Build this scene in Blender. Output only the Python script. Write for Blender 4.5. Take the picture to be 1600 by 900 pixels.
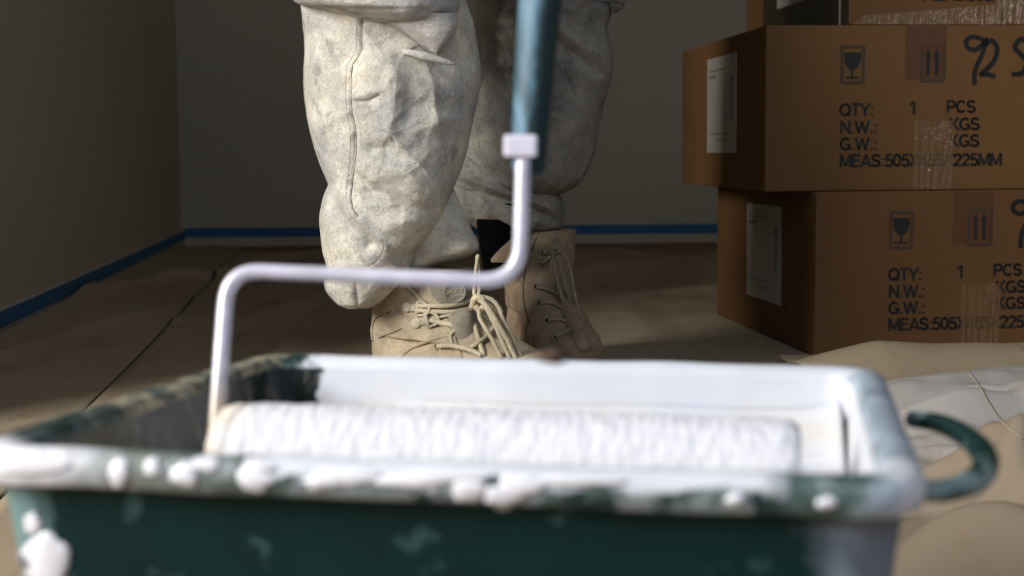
import bpy, bmesh, math, random
import numpy as np
from mathutils import Vector, Matrix, noise
from mathutils.bvhtree import BVHTree
for o in list(bpy.data.objects): bpy.data.objects.remove(o)
C = bpy.context.scene.collection
PI = math.pi
rnd = random.Random(4)

# ---------------------------------------------------------------- camera
CAMH, FPX, PITCH, ROLL = .281, 2222.2, math.atan(215/2222.2), .008
_F = np.array([0, math.cos(PITCH), -math.sin(PITCH)]); _R = np.array([1., 0, 0]); _U = np.cross(_R, _F)
_R2 = _R*math.cos(ROLL)-_U*math.sin(ROLL); _U2 = _U*math.cos(ROLL)+_R*math.sin(ROLL)
cd = bpy.data.cameras.new('camera'); cam = bpy.data.objects.new('camera', cd); C.objects.link(cam)
cd.sensor_width = 36; cd.lens = 50; cd.clip_start = .02
m = Matrix.Identity(4)
for i in range(3):
    m[i][0] = _R2[i]; m[i][1] = _U2[i]; m[i][2] = -_F[i]
m[2][3] = CAMH; cam.matrix_world = m
cd.dof.use_dof = True; cd.dof.focus_distance = 1.46; cd.dof.aperture_fstop = 9
bpy.context.scene.camera = cam
# ---------------------------------------------------------------- light and exposure
vs = bpy.context.scene.view_settings
vs.view_transform = 'Standard'; vs.look = 'None'; vs.gamma = 1; vs.exposure = 0.24
w = bpy.data.worlds.new('world'); bpy.context.scene.world = w; w.use_nodes = True
w.node_tree.nodes['Background'].inputs[0].default_value = (.72, .82, 1, 1)
w.node_tree.nodes['Background'].inputs[1].default_value = .22
def area(name, loc, target, size, power, col):
    l = bpy.data.lights.new(name, 'AREA'); l.shape = 'RECTANGLE'; l.size, l.size_y = size; l.energy = power; l.color = col
    o = bpy.data.objects.new(name, l); C.objects.link(o); o.location = loc
    o.rotation_euler = (Vector(target)-Vector(loc)).to_track_quat('-Z', 'Y').to_euler(); return o
area('window_daylight', (-1.95, -.15, 1.2), (-.1, 1.4, .25), (.65, 1.0), 78, (1, .98, .935))
area('fill_light', (.5, -1.3, 1.9), (.1, 1.6, .1), (1.2, 1.0), 13, (.78, .87, 1))  # added cool fill light behind the camera

def ray(x, y): return _F+_R2*(x-800)/FPX-_U2*(y-450)/FPX
def at(x, y, Y):                                    # point of the place seen at a pixel, at distance Y
    r = ray(x, y); return Vector(np.array([0, 0, CAMH])+r*Y/r[1])
def onz(x, y, z=0):
    r = ray(x, y); return Vector(np.array([0, 0, CAMH])+r*(z-CAMH)/r[2])

# ---------------------------------------------------------------- materials
def lin(c): return tuple(((v/255)/12.92 if v/255 <= .04045 else ((v/255+.055)/1.055)**2.4) for v in c)+(1,)
class NT:
    def __init__(s, name):
        s.m = bpy.data.materials.new(name); s.m.use_nodes = True; s.t = s.m.node_tree
        s.b = s.t.nodes['Principled BSDF']; s.tc = s.t.nodes.new('ShaderNodeTexCoord')
    def n(s, typ, **kw):
        nd = s.t.nodes.new(typ)
        for k, v in kw.items():
            if k in nd.inputs: s.set(nd.inputs[k], v)
            else: setattr(nd, k, v)
        return nd
    def set(s, inp, v):
        if isinstance(v, bpy.types.NodeSocket): s.t.links.new(v, inp)
        else: inp.default_value = v
    def noise(s, scale, detail=4, rough=.55, vec=None, dist=0):
        nd = s.n('ShaderNodeTexNoise'); s.set(nd.inputs['Vector'], vec or s.tc.outputs['Object'])
        nd.inputs['Scale'].default_value = scale; nd.inputs['Detail'].default_value = detail
        nd.inputs['Roughness'].default_value = rough; nd.inputs['Distortion'].default_value = dist
        return nd.outputs['Fac']
    def ramp(s, fac, stops):
        nd = s.n('ShaderNodeValToRGB'); s.t.links.new(fac, nd.inputs[0]); e = nd.color_ramp.elements
        while len(e) < len(stops): e.new(.5)
        for q, (p, c) in zip(e, stops): q.position = p; q.color = c if isinstance(c, tuple) else (c, c, c, 1)
        return nd.outputs[0]
    def mix(s, fac, a, b, mode='MIX'):
        nd = s.n('ShaderNodeMix', data_type='RGBA', blend_type=mode)
        s.set(nd.inputs[0], fac); s.set(nd.inputs[6], a); s.set(nd.inputs[7], b); return nd.outputs[2]
    def math(s, op, a, b=0.):
        nd = s.n('ShaderNodeMath', operation=op); s.set(nd.inputs[0], a); s.set(nd.inputs[1], b); return nd.outputs[0]
    def scalevec(s, v):
        nd = s.n('ShaderNodeMapping'); s.t.links.new(s.tc.outputs['Object'], nd.inputs[0]); nd.inputs['Scale'].default_value = v; return nd.outputs[0]
    def xyz(s):
        nd = s.n('ShaderNodeSeparateXYZ'); s.t.links.new(s.tc.outputs['Object'], nd.inputs[0]); return nd.outputs
    def step(s, v, a, b):
        nd = s.n('ShaderNodeMapRange', interpolation_type='SMOOTHSTEP'); s.set(nd.inputs[0], v)
        nd.inputs[1].default_value = a; nd.inputs[2].default_value = b; return nd.outputs[0]
    def bump(s, h, strength=.5, dist=.002, prev=None):
        nd = s.n('ShaderNodeBump'); nd.inputs['Strength'].default_value = strength; nd.inputs['Distance'].default_value = dist
        s.t.links.new(h, nd.inputs['Height'])
        if prev: s.t.links.new(prev, nd.inputs['Normal'])
        return nd.outputs[0]
    def done(s, col, rough=.6, normal=None, **kw):
        s.set(s.b.inputs['Base Color'], col); s.set(s.b.inputs['Roughness'], rough)
        if normal: s.t.links.new(normal, s.b.inputs['Normal'])
        for k, v in kw.items(): s.b.inputs[k.replace('_', ' ')].default_value = v
        return s.m
def simple(name, rgb, rough=.6, var=.12, scale=40, bump=.0, bscale=300, **kw):
    n = NT(name); c = lin(rgb)
    f = n.noise(scale); col = n.ramp(f, [(.3, tuple(v*(1-var) for v in c[:3])+(1,)), (.7, tuple(min(1, v*(1+var)) for v in c[:3])+(1,))])
    nm = n.bump(n.noise(bscale, 3), bump, .001) if bump else None
    return n.done(col, rough, nm, **kw)

def mat_plaster(name, warm, grey, dark=.0, patch=.5):
    n = NT(name)
    big = n.noise(13, 4, .55, dist=.3); med = n.noise(48, 5, .6, dist=.3)
    col = n.mix(n.ramp(big, [(.40, 0.), (.66, 1.)]), lin(warm), lin(grey))
    warm2 = (warm[0]-2, warm[1]-12, warm[2]-30)
    col = n.mix(n.math('MULTIPLY', n.ramp(n.noise(21, 4, .6), [(.54, 0.), (.72, 1.)]), .5), col, lin(warm2))
    edge = n.ramp(med, [(.475, 0.), (.5, 1.), (.525, 0.)])
    col = n.mix(n.math('MULTIPLY', edge, .04), col, lin((120, 108, 98)))
    light = n.ramp(n.noise(30, 6, .7, dist=.4), [(.53, 0.), (.57, 1.)])
    col = n.mix(n.math('MULTIPLY', light, patch), col, lin(tuple(min(255, v*1.07) for v in warm)))
    dirt = n.math('MULTIPLY', n.ramp(n.noise(34, 8, .7), [(.54, 0.), (.64, 1.)]), .55)
    col = n.mix(dirt, col, lin(tuple(v*.74 for v in grey)))
    sp = n.math('MULTIPLY', n.ramp(n.noise(260, 4, .65), [(.68, 0.), (.72, 1.)]), n.ramp(n.noise(30, 3), [(.45, 0.), (.6, 1.)]))
    col = n.mix(n.math('MULTIPLY', sp, .85), col, lin((70, 58, 50)))
    vo = n.n('ShaderNodeTexVoronoi', feature='DISTANCE_TO_EDGE'); vo.inputs['Scale'].default_value = 62
    wv = n.n('ShaderNodeVectorMath', operation='ADD'); n.t.links.new(n.tc.outputs['Object'], wv.inputs[0])
    nz_ = n.n('ShaderNodeTexNoise'); nz_.inputs['Scale'].default_value = 90; n.t.links.new(n.tc.outputs['Object'], nz_.inputs['Vector'])
    sc = n.n('ShaderNodeVectorMath', operation='SCALE'); n.t.links.new(nz_.outputs['Color'], sc.inputs[0]); sc.inputs['Scale'].default_value = .012
    n.t.links.new(sc.outputs[0], wv.inputs[1]); n.t.links.new(wv.outputs[0], vo.inputs['Vector'])
    crack = n.math('MULTIPLY', n.step(vo.outputs['Distance'], .035, .0), n.ramp(n.noise(17, 4, .6), [(.6, 0.), (.68, 1.)]))
    col = n.mix(n.math('MULTIPLY', crack, .3), col, lin((110, 92, 80)))
    flake = n.ramp(n.noise(85, 6, .7, dist=.5), [(.52, 0.), (.56, 1.)])
    h = n.math('ADD', n.math('ADD', n.math('MULTIPLY', flake, .7), n.math('MULTIPLY', light, .8)), n.math('MULTIPLY', crack, -.8))
    b1 = n.bump(h, .8, .0009)
    gr = n.math('MULTIPLY', n.noise(300, 7, .8), n.ramp(n.noise(26, 3), [(.35, .4), (.6, 1.)]))
    b2 = n.bump(gr, 1., .0030, b1); b3 = n.bump(n.noise(1300, 3, .7), .6, .0006, b2)
    pit = n.ramp(n.noise(420, 5, .7), [(.36, 1.), (.44, 0.)]); col = n.mix(n.math('MULTIPLY', pit, .22), col, lin((112, 104, 94)))
    if dark: x = n.xyz(); nn = n.math('MULTIPLY', n.math('SUBTRACT', n.noise(22, 4), .5), .09); leg_shade = n.math('MULTIPLY', n.step(n.math('ADD', x[0], nn), .062, .030), n.step(n.math('ADD', x[2], nn), .27, .40)); col = n.mix(n.math('MULTIPLY', leg_shade, dark), col, lin((38, 34, 26)))  # front leg's shade, painted into the colour of the inner side
    return n.done(col, .88, b3, Specular_IOR_Level=.15)
M = {}
M['trouser_front'] = mat_plaster('dusty_plastered_cloth', (236, 230, 214), (208, 206, 203))
M['trouser_rear'] = mat_plaster('dusty_cloth_painted_shade', (158, 152, 140), (136, 133, 127), dark=.93, patch=.25)  # same cloth in a dimmer tone, with painted shade on the inner side
M['pocket'] = mat_plaster('pale_plastered_pocket', (222, 219, 212), (208, 206, 202))
def mat_suede(name, rgb):
    n = NT(name); a = lin(rgb); d = lin(tuple(v*.8 for v in rgb)); l = lin(tuple(min(255, v*1.15) for v in rgb))
    col = n.ramp(n.noise(30, 6, .7), [(.3, d), (.55, a), (.75, l)])
    sp = n.ramp(n.noise(500, 4, .7), [(.35, 1.), (.5, 0.)])
    col = n.mix(n.math('MULTIPLY', sp, .35), col, lin(tuple(v*.65 for v in rgb)))
    b = n.bump(n.noise(600, 5, .75), .8, .0009); b = n.bump(n.noise(120, 5, .7), .5, .0014, b)
    return n.done(col, .9, b, Specular_IOR_Level=.15)
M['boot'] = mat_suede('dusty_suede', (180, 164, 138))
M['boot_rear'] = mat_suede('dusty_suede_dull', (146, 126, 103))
M['tongue'] = mat_suede('dusty_grey_leather', (146, 137, 122))
M['lace'] = mat_suede('dusty_lace', (196, 182, 155))
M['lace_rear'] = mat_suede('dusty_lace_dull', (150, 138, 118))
M['groove'] = simple('dark_stitch', (70, 60, 50), .9)
M['eyelet_hole'] = simple('eyelet_hole', (30, 25, 20), .9)
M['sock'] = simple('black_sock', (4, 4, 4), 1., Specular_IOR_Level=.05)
M['sole'] = simple('rubber_sole', (70, 60, 50), .8)
M['hook'] = mat_suede('dusty_metal_hook', (190, 180, 158))

def mat_wall(name, rgb):
    n = NT(name); c = lin(rgb)
    col = n.ramp(n.noise(1.1, 3, .5), [(.3, tuple(v*.88 for v in c[:3])+(1,)), (.7, tuple(v*1.08 for v in c[:3])+(1,))])
    return n.done(col, .8, n.bump(n.noise(180, 3), .15, .001))
M['wall'] = mat_wall('grey_beige_wall_paint', (176, 168, 148))
M['wall_left'] = mat_wall('grey_beige_wall_paint_left', (176, 166, 148))
M['tape_blue'] = simple('blue_masking_tape', (22, 92, 138), .6)
def mat_wood():
    n = NT('brown_wood_floor'); v = n.scalevec((2, 30, 1))
    col = n.ramp(n.noise(3, 6, .6, v), [(.3, lin((90, 48, 20))), (.7, lin((150, 88, 40)))])
    return n.done(col, .45)
M['wood'] = mat_wood()
def mat_cloth(name, a, b, w):
    n = NT(name)
    col = n.ramp(n.noise(2.6, 6, .6, dist=.6), [(.3, lin(a)), (.7, lin(b))])
    st = n.ramp(n.noise(7, 5, .7, n.scalevec((1.8, .7, 1))), [(.56, 0.), (.74, 1.)])
    col = n.mix(n.math('MULTIPLY', st, .55), col, lin(w))
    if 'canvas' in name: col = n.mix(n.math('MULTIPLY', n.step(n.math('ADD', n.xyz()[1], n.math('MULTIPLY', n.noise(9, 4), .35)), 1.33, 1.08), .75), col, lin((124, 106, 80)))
    bm_ = n.bump(n.noise(900, 2), .35, .0006); bm_ = n.bump(n.noise(60, 4, .6), .3, .002, bm_)
    return n.done(col, .92, bm_, Specular_IOR_Level=.15)
M['cloth'] = mat_cloth('stained_drop_cloth', (140, 124, 102), (158, 142, 118), (84, 70, 54))
M['canvas'] = mat_cloth('pale_canvas', (168, 160, 150), (154, 149, 145), (150, 122, 86))
M['canvas_seam'] = simple('canvas_seam_thread', (150, 140, 122), .9)
def mat_card(name, rgb):
    n = NT(name); c = lin(rgb)
    v = n.scalevec((1, 1, 1)); col = n.ramp(n.noise(5, 5, .6), [(.3, tuple(x*.9 for x in c[:3])+(1,)), (.7, tuple(x*1.06 for x in c[:3])+(1,))])
    wv = n.n('ShaderNodeTexWave', wave_type='BANDS', bands_direction='X'); wv.inputs['Scale'].default_value = 60
    n.t.links.new(n.tc.outputs['Object'], wv.inputs[0])
    return n.done(col, .75, n.bump(wv.outputs[0], .08, .0006), Specular_IOR_Level=.3)
M['card'] = mat_card('brown_cardboard', (100, 70, 37))
M['card2'] = mat_card('brown_cardboard_dull', (94, 64, 34))
M['ink'] = simple('black_print', (20, 15, 12), .7)
M['ink_soft'] = simple('faded_print', (62, 42, 26), .7)
M['marker'] = simple('black_marker', (16, 13, 12), .5)
M['label'] = simple('white_paper_label', (156, 152, 142), .6, .05, 12)
M['label_ink'] = simple('grey_label_print', (118, 116, 108), .7)
M['packtape'] = simple('brown_packing_tape', (84, 52, 28), .22, .1)
def mat_clear():
    n = NT('clear_packing_tape')
    nm = n.bump(n.noise(14, 4, .7, n.scalevec((9, 1, 1))), 1., .01)
    n.done(lin((150, 118, 84)), .12, nm, Specular_IOR_Level=.9); n.b.inputs['Alpha'].default_value = .22
    return n.m
M['cleartape'] = mat_clear()
M['film'] = simple('dark_wrap', (42, 34, 22), .35)

# tray materials: paint left on the plastic, in the tray's own coordinates (u right, v back, w up from the rim)
def mat_tray(kind):
    n = NT('tray_plastic_'+kind); x = n.xyz(); u, v, wz = x[0], x[1], x[2]
    g = n.mix(n.noise(30, 4), lin((1, 28, 28)), lin((5, 46, 46)))
    if kind != 'outer': g = n.mix(n.noise(30, 4), lin((8, 18, 18)), lin((22, 34, 34)))
    white = n.mix(n.ramp(n.noise(26, 4), [(.35, 0.), (.7, 1.)]), lin((218, 219, 225)), lin((208, 212, 221)))
    nz = n.math('MULTIPLY', n.math('SUBTRACT', n.noise(38, 5, .6), .5), .05)
    if kind == 'outer':
        spots = n.ramp(n.noise(75, 2, .4), [(.66, 0.), (.72, 1.)])
        col = n.mix(n.math('MULTIPLY', spots, .16), g, lin((120, 160, 165)))
        sm = n.math('MULTIPLY', n.step(n.math('ADD', u, nz), .262, .285), .6)
        col = n.mix(sm, col, lin((150, 160, 178)))
        sl = n.math('MULTIPLY', n.step(n.math('ADD', u, nz), .018, .006), .5)
        col = n.mix(sl, col, lin((150, 185, 185)))
        return n.done(col, .5, n.bump(n.noise(90, 4), .12, .001), Specular_IOR_Level=.2)
    if kind == 'rim':
        # pale smear round the right end, crusted smears along the left one
        smear = n.ramp(n.noise(60, 5, .7, n.scalevec((1, 1, 1)), dist=1), [(.46, 0.), (.58, 1.)])
        col = n.mix(n.math('MULTIPLY', smear, .35), n.mix(.5, g, lin((6, 56, 54))), lin((120, 140, 134)))
        lf = n.math('MULTIPLY', n.step(u, .11, .04), n.step(v, .03, .012)); col = n.mix(n.math('MULTIPLY', lf, .6), col, lin((150, 154, 146)))
        dry = n.math('MULTIPLY', n.ramp(n.noise(70, 5, .7), [(.46, 0.), (.54, 1.)]), n.math('MULTIPLY', n.step(v, .05, .11), n.step(u, .03, .0)))
        col = n.mix(dry, col, lin((170, 160, 136)))
        rt = n.step(n.math('ADD', u, nz), .276, .290); col = n.mix(n.math('MULTIPLY', rt, n.ramp(n.noise(40, 4), [(.3, .95), (.75, .45)])), col, lin((186, 200, 216)))
        fl = n.math('MULTIPLY', n.step(n.math('ADD', u, n.math('MULTIPLY', nz, 2.)), .045, .005), n.step(v, .03, .012)); col = n.mix(fl, col, lin((236, 234, 240)))
        bk = n.math('MULTIPLY', n.step(v, .214, .222), n.step(n.math('ADD', u, nz), .03, .037)); col = n.mix(bk, col, white)
        tp = n.math('MULTIPLY', n.step(n.math('ADD', v, n.math('MULTIPLY', nz, .5)), .0045, .0075), n.math('MULTIPLY', n.step(v, .035, .025), n.step(u, .075, .09))); col = n.mix(tp, col, white)
        tf = n.math('MULTIPLY', n.step(n.math('ADD', wz, n.math('MULTIPLY', nz, .35)), -.0052, -.0030), n.math('MULTIPLY', n.step(v, .03, .02), n.math('MULTIPLY', n.step(n.math('ADD', u, nz), .082, .095), n.step(u, .262, .250)))); col = n.mix(tf, col, white)
        fr = n.math('MULTIPLY', n.ramp(n.noise(46, 4, .6), [(.5, 0.), (.56, 1.)]), n.step(v, .03, .012)); col = n.mix(n.math('MULTIPLY', fr, .35), col, lin((196, 204, 210)))
        return n.done(col, .3, n.bump(n.noise(120, 5, .7), .3, .0012), Specular_IOR_Level=.6)
    # inner lining
    m1 = n.step(n.math('ADD', u, nz), .036, .040)
    beige = n.math('MULTIPLY', n.step(wz, -.012, -.03), n.step(n.noise(20, 4), .4, .6))
    wc = n.mix(n.math('MULTIPLY', beige, .6), white, lin((226, 212, 186)))
    streak = n.math('MULTIPLY', n.ramp(n.noise(80, 5, .75, n.scalevec((1, 1, .35)), dist=1.2), [(.54, 0.), (.62, 1.)]), .42)
    gs = n.mix(streak, g, lin((150, 146, 130)))
    col = n.mix(m1, gs, wc)
    return n.done(col, .34, n.bump(n.noise(45, 4, .6), .25, .002), Specular_IOR_Level=.5)
M['tray_outer'] = mat_tray('outer'); M['tray_rim'] = mat_tray('rim'); M['tray_inner'] = mat_tray('inner')
def mat_loop():
    n = NT('dark_green_loop_plastic'); f = n.ramp(n.noise(38, 4, .6, dist=.6), [(.5, 0.), (.6, 1.)])
    return n.done(n.mix(n.math('MULTIPLY', f, .7), lin((4, 46, 44)), lin((150, 176, 178))), .35)
M['loop'] = mat_loop()
M['white_paint'] = simple('wet_white_paint', (228, 228, 234), .25, .02, 30, Specular_IOR_Level=.6)
M['lump_brown'] = simple('lump_brown', (84, 66, 52), .9)
def mat_nap():
    n = NT('white_paint_soaked_nap'); x = n.xyz()
    v = n.scalevec((1, .12, .12))
    f = n.noise(300, 5, .7, v); d = n.step(n.math('ADD', x[0], n.math('MULTIPLY', n.noise(60, 4), .03)), .034, .014)
    col = n.mix(n.ramp(f, [(.3, 0.), (.7, 1.)]), lin((217, 216, 222)), lin((230, 229, 234)))
    col = n.mix(n.math('MULTIPLY', d, .8), col, lin((232, 214, 186)))
    b = n.bump(f, .3, .001); b = n.bump(n.noise(700, 4, .8), .6, .001, b)
    return n.done(col, .75, b)
M['nap'] = mat_nap()
def mat_wire():
    n = NT('paint_filmed_steel_wire')
    col = n.ramp(n.noise(45, 5, .7), [(.35, lin((196, 192, 208))), (.65, lin((232, 229, 242)))])
    x = n.xyz(); d = n.step(x[2], .040, .020); col = n.mix(n.math('MULTIPLY', d, .75), col, lin((176, 158, 128)))
    return n.done(col, .28, n.bump(n.noise(160, 4), .2, .0008), Metallic=.15, Specular_IOR_Level=.7)
M['wire'] = mat_wire()
def mat_grip():
    n = NT('teal_grip_with_smears')
    a = n.ramp(n.noise(52, 4, .6, n.scalevec((1, 1, .4)), dist=.8), [(.40, .0), (.62, 1.)])
    x = n.xyz(); s = n.step(n.math('ADD', n.math('SUBTRACT', x[0], n.math('MULTIPLY', x[2], .09)), n.math('MULTIPLY', n.noise(70, 3), .008)), .0062, .0022)
    a = n.math('MULTIPLY', n.math('ADD', n.math('MULTIPLY', a, .75), .25), s)
    col = n.mix(a, lin((8, 40, 44)), lin((106, 146, 168)))
    return n.done(col, .55, n.bump(n.noise(100, 4), .3, .001))
M['grip'] = mat_grip()
M['collar'] = simple('white_plastic_collar', (232, 228, 242), .35, .03)

# ---------------------------------------------------------------- mesh helpers
def link(name, me, mats=None, parent=None, smooth=True):
    o = bpy.data.objects.new(name, me); C.objects.link(o)
    if mats:
        for x in (mats if isinstance(mats, (list, tuple)) else [mats]): me.materials.append(x)
    if smooth: me.polygons.foreach_set('use_smooth', [True]*len(me.polygons))
    if parent: o.parent = parent
    return o
def pydata(name, vs_, fs, mats=None, parent=None, smooth=True):
    me = bpy.data.meshes.new(name); me.from_pydata([tuple(v) for v in vs_], [], fs); me.validate(); me.update()
    return link(name, me, mats, parent, smooth)
def empty(name, loc, rz=0):
    o = bpy.data.objects.new(name, None); C.objects.link(o); o.location = loc; o.rotation_euler = (0, 0, rz); o.empty_display_size = .02; return o
def tag(o, label, cat, group=None):
    o['label'] = label; o['category'] = cat
    if group: o['group'] = group
    return o
def struct(o): o['kind'] = 'structure'; return o
def grid_faces(nr, nc, wrap, off=0):
    f = []
    for i in range(nr-1):
        for j in range(nc if wrap else nc-1):
            a = off+i*nc+j; b = off+i*nc+(j+1) % nc
            f.append((a, b, b+nc, a+nc))
    return f
def catmull(pts, n=8):
    P_ = [np.array(p, float) for p in pts]
    if len(P_) < 3:
        return [P_[0]+(P_[-1]-P_[0])*t/n for t in range(n+1)]
    P_ = [2*P_[0]-P_[1]]+P_+[2*P_[-1]-P_[-2]]; out = []
    for i in range(1, len(P_)-2):
        a, b, c, d = P_[i-1:i+3]
        for k in range(n):
            t = k/n; out.append(.5*((2*b)+(c-a)*t+(2*a-5*b+4*c-d)*t*t+(3*b-a-3*c+d)*t**3))
    out.append(P_[-2]); return out
def tube_vf(pts, r, nc=8, off=0, flat=1., cap=True, lump=0.):
    """pts 3-D, r a number or list; returns verts, faces"""
    pts = [Vector(p) for p in pts]; V = []; n = len(pts)
    up = None
    for i, p in enumerate(pts):
        t = (pts[min(i+1, n-1)]-pts[max(i-1, 0)]).normalized()
        if up is None:
            up = Vector((0, -1, 0)) if abs(t.y) < .9 else Vector((0, 0, 1))
        a = (up-t*up.dot(t)).normalized(); up = a; b = t.cross(a)
        rr = r[i] if hasattr(r, '__len__') else r
        for k in range(nc):
            q = 2*PI*k/nc; s = 1+lump*noise.noise(p*400+Vector((k, 0, 0)))
            V.append(p+a*(math.cos(q)*rr*flat*s)+b*(math.sin(q)*rr*s))
    F = grid_faces(n, nc, True, off)
    if cap: F += [tuple(off+k for k in range(nc))[::-1], tuple(off+(n-1)*nc+k for k in range(nc))]
    return V, F
def tube(name, pts, r, mat, parent=None, nc=8, sm=6, flat=1., lump=0.):
    if sm: pts = catmull(pts, sm)
    if hasattr(r, '__len__'):
        r = list(np.interp(np.linspace(0, 1, len(pts)), np.linspace(0, 1, len(r)), r))
    V, F = tube_vf(pts, r, nc, 0, flat, lump=lump); return pydata(name, V, F, mat, parent)
def boxmesh(name, lo, hi, mat, parent=None, bevel=0.):
    bm = bmesh.new(); bmesh.ops.create_cube(bm, size=1)
    for v in bm.verts: v.co = Vector([(lo[i]+hi[i])/2+v.co[i]*(hi[i]-lo[i]) for i in range(3)])
    if bevel: bmesh.ops.bevel(bm, geom=bm.edges[:], offset=bevel, segments=2, profile=.6, affect='EDGES')
    me = bpy.data.meshes.new(name); bm.to_mesh(me); bm.free(); return link(name, me, mat, parent, False)
def bvh(*objs):
    V = []; F = []
    for o in objs:
        k = len(V); mw = o.matrix_world
        V += [mw @ v.co for v in o.data.vertices]; F += [tuple(k+i for i in p.vertices) for p in o.data.polygons]
    return BVHTree.FromPolygons(V, F)
def hit(tree, px, py, off=0., dflt=1.5):
    d = Vector(ray(px, py)).normalized(); o = Vector((0, 0, CAMH)); h = tree.ray_cast(o, d)
    if h[0] is None: return at(px, py, dflt)-d*off
    return h[0]-d*off

# ---------------------------------------------------------------- the room
CN = Vector((-1.04, 4.48, 0)); DL = Vector((-.102, 1, 0)).normalized()     # left wall runs towards the corner
nL = Vector((DL.y, -DL.x, 0))                                              # into the room
def slab(name, a, b, z0, z1, thick, mat, kind=True):
    a = Vector(a); b = Vector(b); d = (b-a).normalized(); n_ = Vector((d.y, -d.x, 0))*thick
    q = [a, b, b-n_, a-n_]; V = [Vector((p.x, p.y, z)) for z in (z0, z1) for p in q]
    o = pydata(name, V, [(0, 1, 2, 3), (7, 6, 5, 4), (0, 4, 5, 1), (1, 5, 6, 2), (2, 6, 7, 3), (3, 7, 4, 0)], mat, None, False)
    bm = bmesh.new(); bm.from_mesh(o.data); bmesh.ops.recalc_face_normals(bm, faces=bm.faces); bm.to_mesh(o.data); bm.free()
    if kind: struct(o)
    return o
struct(boxmesh('floor', (-2.4, -2.0, -.06), (3.0, 4.7, -.012), M['wood']))
LA = CN-DL*3.2
slab('wall_left', LA, CN+DL*.1, -.02, 2.45, .1, M['wall_left'])
BR = Vector((2.6, 4.50, 0))
slab('wall_back', CN-Vector((.1, 0, 0)), BR, -.02, 2.45, .1, M['wall'])
slab('wall_right', BR, BR+Vector((0, -3.4, 0)), -.02, 2.45, .1, M['wall'])
struct(boxmesh('ceiling', (-1.3, 1.2, 2.45), (2.7, 4.7, 2.5), M['label']))
# skirting boards under the tape
slab('baseboard_left', LA+nL*.012, CN+nL*.012, -.02, .0375, .012, M['wall_left'])
slab('baseboard_back', CN+Vector((0, -.014, 0)), BR+Vector((0, -.014, 0)), -.02, .0455, .012, M['wall'])
def tape_strip(name, a, b, z0, z1, label):
    a = Vector(a); b = Vector(b); n = 60; V = []; d = (b-a).normalized(); nn = Vector((d.y, -d.x, 0))
    for i in range(n+1):
        p = a.lerp(b, i/n); wv = .0012*noise.noise(p*6)
        for z, o_ in ((z0+wv, .0006), (z1+wv, .0006), (z1+wv, 0), (z0+wv, 0)): V.append(p+nn*o_+Vector((0, 0, z)))
    F = grid_faces(n+1, 4, True)+[(0, 1, 2, 3), tuple(n*4+k for k in (3, 2, 1, 0))]
    return tag(pydata(name, V, F, M['tape_blue'], None, False), label, 'tape')
tape_strip('masking_tape', LA+nL*.0121, CN+nL*.0121+DL*(-.012), .012, .038, 'blue masking tape running along the foot of the left wall')
tape_strip('masking_tape', CN+Vector((.012, -.0141, 0)), BR+Vector((-.1, -.0141, 0)), .016, .046, 'blue masking tape running straight along the foot of the back wall')

# ---------------------------------------------------------------- drop cloths
def win(v, a, b, e=.08): return min(1, max(0, (v-a)/e))*min(1, max(0, (b-v)/e))
def flatw(x, y):
    return 1-.97*max(win(x, -.32, .34)*win(y, .25, .95), win(x, -.26, .34)*win(y, 1.15, 2.0), win(x, .12, 3)*win(y, .4, 2.1))
def ffloor(x, y):
    """height of the spread cloth"""
    h = .0045*noise.noise(Vector((x*2.2, y*2.2, 0)))
    for (x0, y0, x1, y1, a, wd) in FOLDS:
        dx, dy = x1-x0, y1-y0; L = dx*dx+dy*dy; t = max(0, min(1, ((x-x0)*dx+(y-y0)*dy)/L))
        d = math.hypot(x-x0-t*dx, y-y0-t*dy); h += 1.7*a*math.exp(-(d/(wd*.8))**1.5)*math.sin(PI*min(1, max(0, t*.96+.02)))**.5
    q = Vector((x*3.2+y*1.5, y*1.3-x*.6, 3)); r = max(0, 1-abs(noise.noise(q))*3.2)
    return (h+.005*r*r+.0012*noise.noise(Vector((x*25, y*12, 1))))*flatw(x, y)
FOLDS = [(-.9, 2.6, -.55, 3.9, .010, .05), (-.45, 2.2, -.2, 3.4, .011, .03), (.25, 2.7, .75, 2.8, .012, .04), (.2, 3.3, .9, 3.2, .014, .05),
         (-.75, 1.6, -.62, 2.6, .008, .03), (-.1, 2.5, .3, 3.6, .008, .04), (.3, 2.2, .55, 2.35, .010, .03), (-.35, 1.4, -.3, 2.2, .006, .03), (-.82, 3.1, -.6, 3.25, .012, .03)]
def cloth_sheet(name, fx, fy, nx, ny, fz, mat, th=.0012):
    V = []
    for j in range(ny+1):
        for i in range(nx+1):
            s, t = i/nx, j/ny; x = fx(s, t); y = fy(s, t); V.append(Vector((x, y, fz(x, y))))
    o = pydata(name, V, grid_faces(ny+1, nx+1, False), mat)
    md = o.modifiers.new('thickness', 'SOLIDIFY'); md.thickness = th; md.offset = -1
    return o
def seamx(y): return -.478-(y-1.63)*.122
def far(x): return 3.97-.16*math.exp(-((x-.58)/.12)**2)-.12*math.exp(-((x+.52)/.10)**2)+.10*noise.noise(Vector((x*2.3, 5.2, 0)))+(.12 if -.65 < x < -.35 else 0)*0+.22*math.exp(-((x+.95)/.28)**2)+.20*math.exp(-((x-.1)/.22)**2)
def boxw(x, y): return min(1, max(0, (x-.20)/.06))*min(1, max(0, (y-1.80)/.06))*min(1, max(0, (2.60-y)/.1))
def yc1(t): return .15+t*(far(-.55)-.15)
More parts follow.
